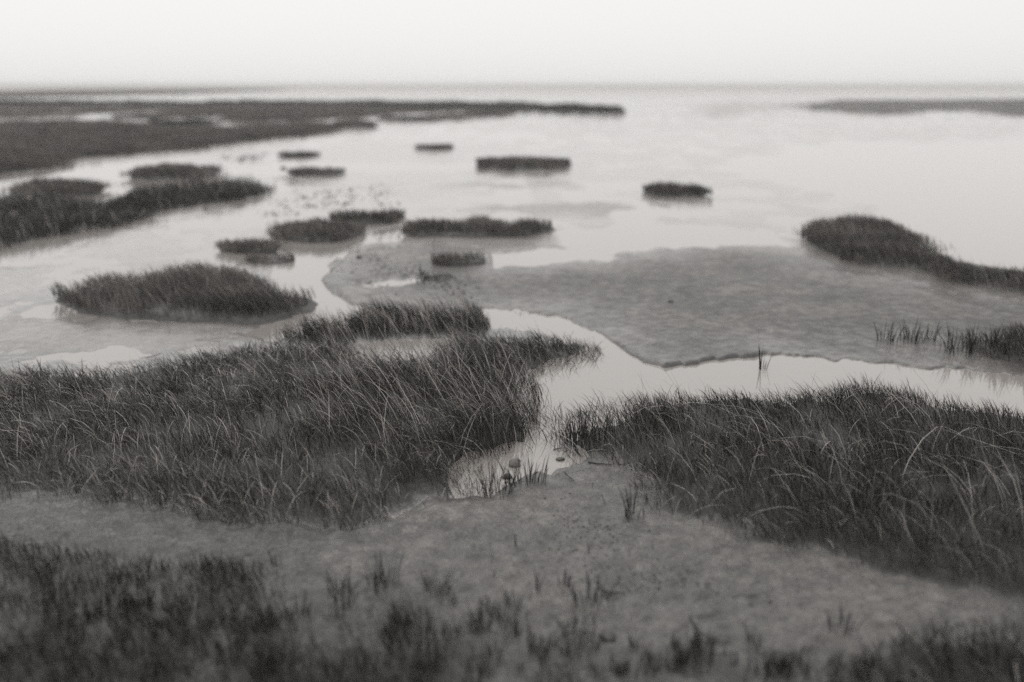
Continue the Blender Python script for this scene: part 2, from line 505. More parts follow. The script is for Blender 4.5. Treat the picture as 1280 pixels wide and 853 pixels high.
patch('grass_islet', 'humped islet with ragged dark foot at the creek bend', 'grass islet',
      [(340, 290), (362, 278), (390, 272), (415, 272), (440, 277), (456, 288)], [(340, 298), (380, 304), (410, 304), (440, 299), (456, 292)], 0.36, MI, lai=2.8)
patch('grass_islet', 'sloping islet touching the back of the humped islet', 'grass islet',
      [(418, 270), (430, 262), (460, 261), (490, 264), (505, 269)], [(418, 278), (450, 281), (480, 281), (505, 273)], 0.34, MI, lai=2.8)
patch('grass_islet', 'ragged low islet left of the creek bend', 'grass islet',
      [(276, 309), (295, 299), (325, 296), (345, 305)], [(275, 314), (310, 318), (345, 317)], 0.28, MI, lai=2.4)
patch('grass_islet', 'broken clump of short reeds standing in the creek bend', 'grass islet',
      [(312, 322), (335, 315), (365, 318)], [(312, 328), (340, 331), (366, 328)], 0.22, MI, lai=1.6)
patch('grass_islet', 'big domed islet with leaning blades, in front of the bend', 'grass islet',
      [(77, 368), (90, 353), (140, 341), (200, 337), (214, 328), (245, 325), (300, 331), (330, 345), (360, 357), (389, 380)],
      [(75, 377), (100, 391), (160, 398), (250, 405), (320, 404), (360, 397), (389, 386)], 0.40, None, lai=2.6, clump=.9, edge=.05)

# near beds: stuff
patch('grass', 'dense windswept grass bed left of the narrow inlet', None,
      [(-330, 455), (0, 452), (100, 455), (170, 448), (250, 440), (310, 428), (345, 426), (375, 418), (420, 414), (452, 424), (470, 440), (556, 446), (556, 420), (640, 414), (700, 420), (752, 437)],
      [(-330, 640), (0, 628), (120, 630), (200, 645), (280, 655), (350, 666), (420, 668), (480, 652), (530, 628), (575, 616), (580, 598), (592, 572), (640, 563), (676, 545), (681, 505), (664, 478), (700, 462), (752, 442)],
      0.50, None, False, lai=3.0, heff=0.15, clump=1.0, dead=.10, lean=(.45, 1.35), edge=.09, jitter=1.3, wmin=.0042)
patch('grass', 'grass lobe behind the small bright pool', None,
      [(362, 416), (400, 406), (440, 400), (470, 388), (500, 382), (560, 389), (595, 383), (612, 393), (616, 408)],
      [(345, 424), (400, 432), (440, 432), (475, 424), (540, 421), (600, 415), (616, 412)], 0.32, None, False, lai=2.8, heff=.08, clump=.7, dead=.14, lean=(.3, 1.0), edge=.03)
patch('grass', 'dense flattened grass bed right of the narrow inlet', None,
      [(684, 512), (700, 494), (760, 478), (800, 471), (880, 475), (950, 479), (1000, 467), (1060, 458), (1120, 462), (1200, 482), (1280, 504), (1560, 545)],
      [(684, 540), (715, 568), (760, 585), (800, 600), (815, 640), (850, 650), (905, 655), (925, 680), (1000, 690), (1060, 710), (1150, 725), (1240, 750), (1560, 800)],
      0.50, None, False, lai=2.9, heff=.22, clump=1.0, dead=.05, lean=(.5, 1.35), edge=.09, jitter=1.2, wmin=.0042)
patch('grass', 'upright reed stems standing in the inlet water', None,
      [(592, 566), (610, 556), (640, 552), (662, 536), (668, 505), (664, 480)],
      [(590, 582), (612, 572), (640, 565), (660, 553), (674, 528), (678, 490)], 0.52, None, False, lai=1.7, heff=0.0, clump=.5, dead=.06, lean=(.08, .45), edge=.02, zlow=1)
patch('grass', 'long pale dead stems leaning over the middle of the left grass bed', None,
      [(420, 455), (500, 448), (600, 440), (660, 460)], [(400, 560), (450, 590), (540, 600), (600, 565), (668, 535), (668, 480)],
      0.62, None, False, lai=0.13, heff=0, clump=.6, dead=1.0, lean=(.5, .75), edge=.02, az_spread=.5, overlay=1)
patch('grass', 'long pale dead stalks lying over the right grass bed', None,
      [(705, 530), (800, 505), (950, 510), (1060, 495), (1280, 530), (1500, 560)], [(720, 560), (815, 620), (930, 670), (1060, 700), (1240, 740), (1500, 790)],
      0.60, None, False, lai=0.07, heff=0, clump=.8, dead=1.0, lean=(.9, 1.5), edge=.02, az_spread=.8, overlay=1)
patch('grass_islet', 'dark reedy patch at the right edge beyond the creek', 'grass islet',
      [(1205, 425), (1235, 412), (1280, 402), (1420, 396)], [(1200, 440), (1240, 452), (1290, 460), (1420, 470)], 0.34, None, lai=2.4)
patch('grass', 'dark rough grass in the lower right corner', None,
      [(1090, 800), (1120, 785), (1150, 778), (1200, 780), (1280, 770), (1500, 760)],
      [(1040, 900), (1200, 1000), (1500, 1000)], 0.26, None, False, lai=1.8, heff=.1, clump=.6, dead=.05, lean=(.3, 1.0), edge=.03)


# ------------------------------------------------------------------ ground sheet: tidal mud with creeks cut into it
def lobes(pts): return px_poly(pts)


MUD_UP = [  # (polygon, height, softness as a share of distance, wetness)
    (lobes([(700, 560), (690, 590), (600, 622), (540, 622), (500, 645), (400, 672), (250, 655), (100, 625), (-100, 610), (-600, 700), (-900, 1500), (2200, 1500), (1900, 760), (1280, 700), (1000, 640), (850, 600), (745, 562)]), 0.055, 0.02, 0.34),
    (lobes([(408, 346), (426, 324), (470, 307), (520, 300), (600, 300), (640, 302), (605, 316), (608, 336), (700, 330), (790, 320), (860, 308), (960, 306), (1020, 318), (1100, 342), (1200, 366), (1500, 390), (1500, 455), (1290, 455), (1100, 450), (960, 446), (835, 452), (790, 432), (720, 403), (650, 386), (610, 384), (560, 390), (470, 376), (440, 371), (410, 358)]), 0.056, 0.12, 0.10),
    (lobes([(505, 298), (690, 297), (705, 304), (620, 311), (540, 312)]), 0.03, 0.02, 0.4),
    (lobes([(560, 262), (640, 256), (760, 254), (815, 264), (760, 273), (640, 270)]), 0.022, 0.03, 0.55),
    (lobes([(540, 231), (620, 227), (720, 229), (700, 236), (600, 237)]), 0.018, 0.03, 0.6),
    (lobes([(-200, 398), (80, 398), (200, 408), (330, 410), (350, 430), (250, 440), (-200, 440)]), 0.03, 0.02, 0.55),
    (lobes([(88, 200), (160, 196), (220, 194), (160, 204), (90, 207)]), 0.02, 0.03, 0.6),
    (lobes([(880, 130), (940, 124), (970, 136), (900, 150), (860, 146)]), 0.02, 0.05, 0.6),
    (lobes([(20, 111), (200, 109.2), (352, 110.5), (352, 112), (100, 122), (-100, 123)]), 0.08, 0.05, 0.6),
]
WATER_DOWN = [
    (lobes([(-200, 262), (0, 232), (120, 205), (168, 200), (210, 204), (165, 226), (142, 246), (125, 236), (0, 240), (-200, 270)]), -0.10, 0.012),
    (lobes([(352, 306), (400, 304), (455, 294), (505, 285), (505, 300), (436, 312), (414, 328), (406, 346), (420, 362), (450, 374), (482, 381), (456, 402), (392, 400), (345, 362), (330, 342), (350, 322)]), -0.10, 0.006),
    (lobes([(445, 352), (480, 348), (530, 345), (520, 351), (470, 357)]), -0.025, 0.012),
    (lobes([(615, 386), (660, 388), (720, 407), (785, 437), (830, 456), (960, 452), (1100, 455), (1280, 468), (1560, 480), (1560, 570), (1280, 535), (1200, 518), (1060, 502), (950, 514), (870, 512), (790, 518), (745, 530), (712, 546), (712, 568), (694, 582), (668, 592), (625, 612), (590, 612), (580, 590), (600, 560), (670, 545), (660, 480), (680, 462), (752, 440), (690, 420), (640, 412), (617, 405)]), -0.09, 0.004),
    (lobes([(462, 436), (485, 425), (520, 422), (550, 425), (556, 440), (520, 450), (480, 448)]), -0.06, 0.006),
    (lobes([(320, 418), (345, 405), (372, 400), (376, 412), (350, 426)]), -0.03, 0.012),
    (lobes([(80, 436), (120, 429), (175, 430), (200, 438), (160, 446), (105, 445)]), -0.006, 0.05),
    (lobes([(608, 316), (660, 311), (790, 312), (860, 300), (700, 327), (610, 334)]), -0.05, 0.01),
    (lobes([(690, 292), (820, 280), (1015, 300), (960, 306), (860, 306), (780, 316), (690, 306)]), -0.03, 0.02),
    (lobes([(1060, 180), (1500, 175), (1500, 330), (1280, 325), (1180, 300), (1100, 255), (900, 210)]), -0.03, 0.05),
    (lobes([(250, 213), (350, 206), (520, 204), (620, 203), (560, 212), (400, 217), (280, 222)]), -0.035, 0.012),
    (lobes([(60, 123), (350, 113), (800, 118), (1000, 122), (780, 130), (400, 124)]), -0.10, 0.05),
    (lobes([(-10, 148.5), (60, 142), (100, 138), (110, 143), (225, 138), (240, 139.5), (140, 147.5), (60, 149)]), -0.08, 0.02),
    (lobes([(225, 163), (262, 160), (283, 153), (300, 154), (400, 153), (400, 154), (280, 158)]), -0.05, 0.01),
]


FILM = [  # wetter parts of the open flat
    (lobes([(-300, 330), (0, 312), (150, 288), (345, 248), (460, 225), (620, 222), (600, 262), (430, 258), (340, 285), (268, 300), (258, 320), (70, 345), (0, 372), (-300, 400)]), 0.002),
    (lobes([(600, 150), (900, 140), (1300, 150), (1300, 300), (1000, 290), (700, 250), (600, 200)]), 0.003),
    (lobes([(250, 120), (800, 114), (1400, 112), (1400, 150), (800, 140), (470, 150)]), 0.004),
]


def build_ground():
    us = np.concatenate([np.linspace(-2600, -160, 90), np.linspace(-150, 1430, 760), np.linspace(1440, 3900, 90)])
    v1 = HOR + 0.35 * (1.0 / 0.35 * 30) ** np.linspace(0, 1, 130)      # 0.35 .. 30 px under the horizon
    v2 = np.linspace(HOR + 30.6, 880, 620)
    v3 = np.linspace(885, 2600, 90)
    vs = np.concatenate([v1, v2, v3])
    U, Vv = np.meshgrid(us, vs)
    X, Y = ground(U, Vv)
    X = X.ravel(); Y = Y.ravel(); U = U.ravel(); Vv = Vv.ravel()
    D = np.hypot(X, Y)
    # outline wobble in metres, growing with distance
    k = 0.018 * D + 0.05
    wx = X + (fbm(X / (0.05 * D + .3), Y / (0.05 * D + .3), 3, 3) - .5) * k * 2.4
    wy = Y + (fbm(X / (0.05 * D + .3) + 40, Y / (0.05 * D + .3), 5, 3) - .5) * k * 3.0
    wx = wx + (fbm(X / (0.012 * D + .06), Y / (0.02 * D + .06), 8, 3) - .5) * (0.010 * D + .02) * 2
    wy = wy + (fbm(X / (0.012 * D + .06) + 9, Y / (0.02 * D + .06), 9, 3) - .5) * (0.014 * D + .02) * 2
    # open flats: a film of water over barely raised mud
    n1 = fbm(X / 16.0 + .15 * Y / 16, Y / 9.0, 60, 6)
    n2 = fbm(X / 0.9, Y / 1.6, 70, 5)
    n3 = fbm(X / 0.16, Y / 0.16, 80, 4)
    z = 0.002 + 0.036 * (n1 - 0.47) + 0.060 * (n2 - 0.5) + 0.02 * (n3 - .5) * np.clip(1.6 - D / 25, 0, 1)
    # beyond the far banks the sea takes over
    sea = smooth(118.5, 112.5, Vv)
    z = z - 0.12 * sea
    for poly, amt in FILM:
        z = z - amt * smooth(-1, 1, signed_distance(wx, wy, poly) / (0.05 * D + .05))
    wet = np.full(len(X), 0.95)
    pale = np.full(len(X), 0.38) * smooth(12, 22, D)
    for poly, hgt, soft, wt in MUD_UP:
        s = soft * D + 0.02
        m = smooth(-1, 1, signed_distance(wx, wy, poly) / s)
        z = z * (1 - m) + m * (hgt + 0.040 * (n1 - .5) + 0.055 * (n2 - 0.5)) + 4 * m * (1 - m) * 0.06 * (n2 - .5)
        mw = smooth(-.9, 1.0, signed_distance(wx, wy, poly) / s) if hgt < .05 else m
        wet = wet * (1 - mw) + mw * wt
        pale = pale * (1 - mw) + mw * (0.25 if wt > .35 and hgt < .04 else 0)
    turf_vignette = np.zeros(len(X))
    for p in PATCH:
        if p['kw'].get('zlow') or p['kw'].get('overlay'): continue
        sd = signed_distance(wx, wy, p['poly'])
        s = 0.008 * D + 0.02
        m = smooth(-.1, 1.9, sd / s)
        if p['thing'] and p['cat'] == 'grass islet':
            z = z * (1 - m) + m * np.maximum(z, 0.01)
        else:
            z = z * (1 - m) + m * (0.05 + 0.03 * (n2 - .5))
        dm = 1.0 if p['kw'].get('lai', 2) > 1.5 else 0.1
        turf_vignette = np.maximum(turf_vignette, m * dm)
        wet = wet * (1 - m) + m * 0.02
        pale = pale * (1 - m)
    for poly, hgt, soft in WATER_DOWN:
        s = soft * D + 0.015
        m = smooth(-1, 1, signed_distance(wx, wy, poly) / s)
        z = z * (1 - m) + m * hgt
        turf_vignette = turf_vignette * (1 - m)
        wet = wet * (1 - m) + m
    vignette = smooth(560, 770, Vv) * smooth(860, 180, U) * 0.78 + 0.5 * smooth(800, 850, Vv)  # lens vignette towards lower left and bottom, painted into the mud colour
    turf_vignette = np.maximum(turf_vignette, np.clip(vignette + (n2 - .5) * 1.2 * (vignette > 0.02), 0, 1))
    wet = wet * (1 - .7 * np.clip(vignette, 0, 1))
    # small relief on what stands dry, close by
    near = np.clip(1.3 - D / 14.0, 0, 1)
    fine = 0.016 * (fbm(X / .055, Y / .055, 95, 3) - .5) * np.clip(1.9 - D / 8.0, 0, 1)
    z = z + near * (0.012 * (n3 - 0.5) + 2.2 * fine + 0.012 * (fbm(X / .45, Y / .45, 90, 4) - .5)) * smooth(-.02, .03, z)
    nu = len(us); nv = len(vs)
    i = np.arange(nu * nv).reshape(nv, nu)
    Q = np.stack([i[1:, :-1], i[1:, 1:], i[:-1, 1:], i[:-1, :-1]], -1).reshape(-1, 4)
    me = mesh_from('tidal_mud_flat', np.stack([X, Y, z], 1), Q, None, {'wet': wet, 'turf_vignette': turf_vignette, 'pale': pale})
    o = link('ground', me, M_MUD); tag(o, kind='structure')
    Z = z.reshape(nv, nu)

    def zat(x, y):
        u, v = pixel(np.asarray(x, float), np.asarray(y, float))
        fu = np.interp(u, us, np.arange(nu)); fv = np.interp(v, vs, np.arange(nv))
        iu = np.clip(fu.astype(int), 0, nu - 2); iv = np.clip(fv.astype(int), 0, nv - 2)
        a = fu - iu; b = fv - iv
        return (Z[iv, iu] * (1 - a) + Z[iv, iu + 1] * a) * (1 - b) + (Z[iv + 1, iu] * (1 - a) + Z[iv + 1, iu + 1] * a) * b
    return zat


zat = build_ground()

# water: one level sheet to the horizon
R = 9000.0
wm = mesh_from('water', [(-R, -200, 0), (R, -200, 0), (R, R, 0), (-R, R, 0)], [(0, 1, 2, 3)], None)
tag(link('water', wm, M_WATER), kind='structure')

# ------------------------------------------------------------------ build the patches
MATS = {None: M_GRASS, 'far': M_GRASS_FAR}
M_GRASS_DARK = grass_material('dark_bank_grass', 0.03, 0.065, 0.10, 0.2, 0.2)
total = 0
for i, p in enumerate(PATCH):
    kw = dict(p['kw']); mk = kw.pop('mat', None); zlow = kw.pop('zlow', 0); kw.pop('overlay', 0)
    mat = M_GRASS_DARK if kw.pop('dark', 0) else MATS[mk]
    islet = p['cat'] == 'grass islet'
    if islet:
        bank, c = mound_mesh('mud_bank', p['poly'], (0.3 if p['h'] > .25 else .15) * p['h'] if mk is None else 0.2, i)
        kw['lai'] = kw.get('lai', 2.4) * 1.25
        me, n = grow('grass', p['poly'], h=p['h'] * .85, seed=i * 7, base_z=(0.24 if p['h'] > .25 else .1) * p['h'] if mk is None else 0.15, even=True, **kw)
        root = empty(p['name'], (c[0], c[1], 0))
        if mat is M_GRASS: mat = M_ISLET
        b = link('mud_bank', bank, M_BANK, root)
        g = link('grass', me, mat, root)
        g.location = (-c[0], -c[1], 0)
        tag(root, p['label'], p['cat'], p['group'])
    else:
        hm = None
        if p['h'] == 0.50:
            def hm(x, y):
                u, v = pixel(x, y)
                return 0.54 + 0.56 * np.exp(-((u - 590) / 120) ** 2 - ((v - 520) / 65) ** 2)
        me, n = grow(p['name'], p['poly'], h=p['h'], seed=i * 7, zfun=lambda x, y: np.maximum(zat(x, y), -0.03), hmap=hm, **kw)
        o = link(p['name'], me, mat)
        if p['thing']: tag(o, p['label'], p['cat'], p['group'])
        else: tag(o, p['label'], None, None, 'stuff')
    total += n
    print('PATCH', p['label'][:50], n)
print('TOTAL blades', total)

# ------------------------------------------------------------------ foreground fringe: sparse short grass, stuff, plus countable tufts
fr = px_poly([(-250, 700), (0, 690), (90, 700), (200, 715), (330, 715), (420, 760), (560, 770), (700, 800), (760, 812), (860, 830), (1000, 835), (1090, 825), (1100, 960), (-250, 960)])


def fringe_density(x, y):
    u, v = pixel(x, y)
    n = fbm(x / .55, y / .55, 501, 3)
    d = smooth(700, 860, v) * 0.45 + smooth(480, 40, u) * 0.75 - 0.35 * smooth(300, 620, u) + .12 * smooth(300, 60, u)
    return np.clip((n - 0.62 + 0.46 * d) * 5, 0, 1)


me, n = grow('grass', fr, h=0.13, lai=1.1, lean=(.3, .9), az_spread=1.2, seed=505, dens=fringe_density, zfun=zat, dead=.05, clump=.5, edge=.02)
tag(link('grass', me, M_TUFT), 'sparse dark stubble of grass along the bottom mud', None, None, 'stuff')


def tuft_mesh(seed, n, h, spread, lean):
    global rng
    r0 = rng; rng = np.random.default_rng(seed)
    a = rng.uniform(0, 2 * math.pi, n); r = spread * np.sqrt(rng.uniform(0, 1, n))
    P = np.stack([r * np.cos(a), r * np.sin(a) * .7, np.zeros(n)], 1)
    me = blade_mesh('grass_tuft', P, h * rng.uniform(.35, 1.1, n), a + rng.normal(0, .6, n), np.abs(rng.normal(.12, .12, n)), lean * rng.uniform(.2, 1.2, n),
                    0.0055 * rng.uniform(.7, 1.4, n), np.where(rng.uniform(0, 1, n) < .05, .95, rng.uniform(0, .8, n)), 4)
    rng = r0
    return me


TUFTS = [tuft_mesh(900 + k, n, 1.0 * hh, sp, ln) for k, (n, hh, sp, ln) in enumerate(
    [(14, .17, .05, .7), (22, .16, .08, .8), (8, .20, .03, .5), (30, .17, .10, .9), (5, .16, .02, .5), (45, .20, .13, .8)])]


def tuft(u, v, kind, scale, label, group=None, rot=None, mat=None):
    x, y = ground(u, v)
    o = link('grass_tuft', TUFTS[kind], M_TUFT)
    o.location = (float(x), float(y), float(zat(x, y)) - .004)
    o.scale = (scale, scale, scale)
    o.rotation_euler = (0, 0, random.uniform(0, 6.28) if rot is None else rot)
    tag(o, label, 'grass tuft', group)
    return o


# named, individually visible tufts
tuft(620, 622, 5, 1.3, 'dark stubbly tuft at the foot of the reeds beside the small pool', 'reed tufts in the inlet pool')
tuft(598, 612, 3, 1.5, 'tangled tuft where the left grass bed meets the small pool', 'reed tufts in the inlet pool')
tuft(640, 608, 0, 1.5, 'thin upright tuft in the shallow pool below the rock', 'reed tufts in the inlet pool')
tuft(662, 612, 3, 1.5, 'bushy dark tuft at the right end of the pool stubble', 'reed tufts in the inlet pool')
for (u, v, k, sc) in [(712, 549, 5, 1.4), (720, 552, 3, 1.5), (728, 556, 5, 1.4), (744, 562, 5, 1.3)]:
    tuft(u, v, k, sc, 'short grass tuft on the tip of the right bed by the inlet', 'tufts on the tip of the right grass bed')
tuft(645, 690, 4, .9, 'lone tiny stem poking out of the bare middle mud', None)
tuft(738, 762, 1, 1.3, 'spiky tuft with a stick lying against it on the foreground mud', None)
tuft(705, 742, 0, .9, 'thin tuft behind the spiky tuft on the foreground mud', None)
tuft(672, 748, 2, .8, 'sparse wispy tuft left of the two foreground mud tufts', None)
tuft(792, 655, 0, 1.6, 'tall dark forked stalks leaning by the right grass bed', None)
tuft(548, 752, 5, .9, 'blurred upright tuft on the wet mud beside the dark stubble clump', None)
tuft(478, 742, 5, 1.0, 'dark wide stubble clump on the wet lower left mud', None)
tuft(425, 752, 3, 1.1, 'low dark clump next to the wide stubble clump', None)
tuft(345, 712, 0, .8, 'small faint tuft alone on the left mud', None)
tuft(862, 826, 5, .75, 'prickly tuft with a long twig across it at the bottom', None)
tuft(940, 812, 0, .9, 'thin grass tuft right of the prickly twig tuft', None)
tuft(1052, 800, 1, 1.0, 'splayed V-shaped plant on the mud above the lower right grass', None)
tuft(725, 806, 3, 1.0, 'flattened dark tuft over a mud lump above the bottom fringe', None)
tuft(952, 462, 2, 1.9, 'single blurred reed clump standing in the right creek', None)
tuft(653, 392, 1, 1.0, 'little dark clump on the edge of the bright bend', None)
for (u, v, k, s) in [(1108, 432, 1, 1.7), (1138, 432, 5, 1.4), (1160, 433, 1, 1.6), (1195, 446, 5, 1.6), (1232, 446, 5, 1.8), (1252, 447, 3, 1.9), (1276, 452, 5, 1.9)]:
    tuft(u, v, k, s, 'blurred reed tuft in the row on the right mud edge', 'reed tufts along the right mud edge')
for (u, v, s) in [(475, 300, 1.3), (489, 297, 1.4), (499, 296, 1.5), (527, 352, 1.6), (530, 358, 1.2), (522, 358, .9)]:
    tuft(u, v, 2, s, 'few thin reed stems in the wet strip near the flat-topped islet', 'thin reed stems in the wet strip')
for (u, v, s) in [(343, 292, 1.3), (347, 310, 1.4), (352, 322, 1.6), (358, 327, 1.6), (345, 303, 1.3), (384, 317, .7), (362, 312, 1.0)]:
    tuft(u, v, random.choice([0, 1, 2]), s, 'ragged reed sprig in the creek bend', 'reed sprigs in the creek bend')
for (u, v, s) in [(272, 213, 2.2), (281, 221, 1.6), (266, 216, 2.0), (340, 236, 1.6), (165, 195, 1.8)]:
    tuft(u, v, 1, s, 'stray reed sprig at the edge of the left marsh', 'stray reed sprigs by the left marsh')
# fringe row along the bottom of the picture
for k in range(95):
    u = random.uniform(640, 1090)
    v = 838 + random.gauss(0, 9) + 18 * random.random() - 10 * math.exp(-((u - 860) / 90) ** 2)
    if u < 760: v = random.uniform(800, 860)
    tuft(u, v, random.choice([0, 0, 1, 2, 3, 4, 4]), random.uniform(.4, .8), 'short dark grass tuft in the scattered fringe along the bottom mud', 'scattered grass tufts along the bottom fringe')
for k in range(60):
    u = random.uniform(60, 640); v = random.uniform(760, 875)
    tuft(u, v, random.choice([0, 1, 3, 3, 5]), random.uniform(.5, .9), 'blurred dark grass tuft on the lower left mud', 'blurred grass tufts on the lower left mud')
for k in range(26):
    u = random.uniform(600, 760); v = random.uniform(720, 800)
    if random.random() < .4: u = random.uniform(690, 1000); v = random.uniform(600, 700)
    tuft(u, v, 4, random.uniform(.3, .6), 'single tiny sprout on the bare foreground mud', 'tiny sprouts on the bare foreground mud')


# ------------------------------------------------------------------ rock, lumps, sticks, posts
def lump_arrays(r, squash, seed, sub=3):
    import bmesh
    bm = bmesh.new(); bmesh.ops.create_icosphere(bm, subdivisions=sub, radius=1.0)
    V = np.array([v.co[:] for v in bm.verts]); F = np.array([[v.index for v in f.verts] for f in bm.faces]); bm.free()
    n = fbm(V[:, 0] * 1.3 + seed, V[:, 1] * 1.3 + V[:, 2] * 1.1, seed, 4) - .5
    n2 = fbm(V[:, 0] * 4 + seed, V[:, 1] * 4 + V[:, 2] * 3, seed + 3, 3) - .5
    V = V * (1 + 0.75 * n + 0.22 * n2)[:, None]
    V[:, 2] *= squash
    return V * r, F


def lump(name, u, v, r, squash, mat, label, cat, seed):
    x, y = ground(u, v)
    V, F = lump_arrays(r, squash, seed)
    o = link(name, mesh_from(name, V, None, F), mat)
    o.location = (float(x), float(y), max(0.0, float(zat(x, y))) + r * squash * .35)
    return tag(o, label, cat)


lump('rock', 643, 582, .055, .75, M_STONE, 'dark angular rock sitting in the small inlet pool', 'rock', 3)
lump('mud_lump', 634, 597, .040, .5, M_CLOD, 'flat dark mud lump below the rock in the pool', 'mud lump', 8)
lump('mud_lump', 760, 812 - 8, .05, .35, M_CLOD, 'low mud lump on the foreground mud by the fringe', 'mud lump', 12)
lump('mud_lump', 700, 575, .035, .45, M_CLOD, 'small mud lump on the inlet bank under the right grass', 'mud lump', 15)
lump('pale_stone', 37, 256, .16, .8, M_PALE, 'pale stone half hidden in the left grass spur', 'stone', 21)
lump('mud_lump', 257, 262, .05, .8, M_CLOD, 'little dark lump below the edge of the grass spur', 'mud lump', 27)
lump('mud_lump', 354, 211, .09, .7, M_CLOD, 'small dark lump left of the lower small islet', 'mud lump', 31)
lump('mud_lump', 449, 325, .05, .6, M_CLOD, 'dark lump on the speckled mud right of the creek', 'mud lump', 33)
lump('mud_lump', 838, 382, .04, .5, M_CLOD, 'blurred lump on the bare right mudflat', 'mud lump', 35)
lump('mud_lump', 192, 154, .30, 1.6, M_CLOD, 'tiny dark stump at the left end of the dark far hummock', 'stump', 41)
lump('mud_lump', 219, 119.5, .28, 1.4, M_CLOD, 'tiny dark speck in the far water, left of two', 'mud lump', 43)
lump('mud_lump', 230, 119.3, .28, 1.2, M_CLOD, 'tiny dark speck in the far water, right of two', 'mud lump', 45)


def stick(points, r, label, name='twig'):
    """a crooked twig through ground pixels with heights"""
    P = []
    for u, v, hz in points:
        x, y = ground(u, v); P.append((float(x), float(y), max(0.0, float(zat(x, y))) + hz))
    P = np.array(P)
    t = np.linspace(0, len(P) - 1, 14)
    Q = np.stack([np.interp(t, np.arange(len(P)), P[:, k]) for k in range(3)], 1)
    Q += rng.normal(0, r * .35, Q.shape)
    V = []; F = []
    m = 6
    for i, q in enumerate(Q):
        d = Q[min(i + 1, len(Q) - 1)] - Q[max(i - 1, 0)]; d = d / (np.linalg.norm(d) + 1e-9)
        s = np.cross(d, (0, 0, 1)); s = s / (np.linalg.norm(s) + 1e-9); up = np.cross(s, d)
        rr = r * (1.0 - .65 * i / (len(Q) - 1))
        for k in range(m):
            a = 2 * math.pi * k / m
            V.append(q + rr * (math.cos(a) * s + math.sin(a) * up))
    for i in range(len(Q) - 1):
        for k in range(m):
            F.append((i * m + k, i * m + (k + 1) % m, (i + 1) * m + (k + 1) % m, (i + 1) * m + k))
    n = len(V); V.append(Q[0]); V.append(Q[-1])
    T = [(n, (k + 1) % m, k) for k in range(m)] + [(n + 1, (len(Q) - 1) * m + k, (len(Q) - 1) * m + (k + 1) % m) for k in range(m)]
    o = link(name, mesh_from(name, np.array(V), F, T), M_TWIG)
    return tag(o, label, 'twig')


stick([(748, 748, .03), (760, 750, .012), (775, 750, .006)], .007, 'short dark stick lying against the spiky foreground tuft')
stick([(860, 802, .10), (872, 808, .03), (890, 812, .012), (910, 814, .006)], .007, 'long thin twig lying across the prickly bottom tuft')
stick([(705, 606, .04), (712, 607, .01), (718, 609, .005)], .005, 'short bent twig on the mud right of the pool stubble')
stick([(735, 588, .006), (760, 590, .01), (785, 589, .006)], .006, 'dark twig lying on the mud under the right grass bed')
stick([(692, 563, .006), (702, 562, .015), (712, 562, .006)], .005, 'tiny dark twig on the inlet bank')
stick([(752, 634, .05), (755, 637, .01), (757, 640, -.01)], .004, 'thin twig standing in the mud left of the forked stalks')
stick([(542, 331, .40), (543, 331, .2), (544, 331, -.02)], .006, 'thin stake standing behind the small rounded islet', 'stake')

# crumbs of mud: far too many to count
def crumbs(regions, label):
    V, F = [], []
    protos = [lump_arrays(1.0, .6, 60 + k, 1) for k in range(5)]
    off = 0
    for poly_px, n, r0, r1, seed in regions:
        poly = px_poly(poly_px)
        us = [q[0] for q in poly_px]; vs = [q[1] for q in poly_px]
        u = rng.uniform(min(us), max(us), n * 4); v = rng.uniform(min(vs), max(vs), n * 4)
        x, y = ground(u, v)
        sd = signed_distance(x, y, poly)
        ok = (rng.uniform(0, 1, n * 4) < smooth(0, .22 * (np.ptp(poly[:, 0]) + .5), sd) ** 1.7) & (rng.uniform(0, 1, n * 4) < np.clip(fbm(x / .5, y / .5, seed, 3) * 3 - .9, 0, 1))
        x, y = x[ok][:n], y[ok][:n]
        z = zat(x, y)
        for i in range(len(x)):
            pv, pf = protos[random.randrange(5)]
            r = r0 + (r1 - r0) * random.random() ** 3
            a = random.uniform(0, 6.28)
            ca, sa = math.cos(a), math.sin(a)
            w = np.stack([pv[:, 0] * ca - pv[:, 1] * sa, pv[:, 0] * sa + pv[:, 1] * ca, pv[:, 2]], 1) * r
            V.append(w + np.array([x[i], y[i], max(z[i], -.005) + r * .15])); F.append(pf + off); off += len(pv)
    o = link('mud_crumbs', mesh_from('mud_crumbs', np.concatenate(V), None, np.concatenate(F)), M_CLOD)
    tag(o, label, None, None, 'stuff')


crumbs([
    ([(700, 600), (800, 640), (950, 700), (1150, 760), (1050, 800), (860, 800), (740, 790), (620, 700), (620, 640)], 3200, .002, .010, 301),
    ([(395, 345), (430, 312), (520, 302), (535, 335), (620, 345), (620, 384), (470, 376), (410, 358)], 1400, .006, .022, 302),
    ([(290, 270), (350, 240), (520, 225), (520, 262), (420, 262), (330, 290)], 900, .012, .04, 303),
    ([(240, 195), (350, 190), (360, 204), (280, 206)], 150, .02, .06, 304),
    ([(320, 215), (380, 222), (400, 235), (345, 236)], 200, .02, .05, 305),
], 'scattered dark crumbs of mud over the flats')

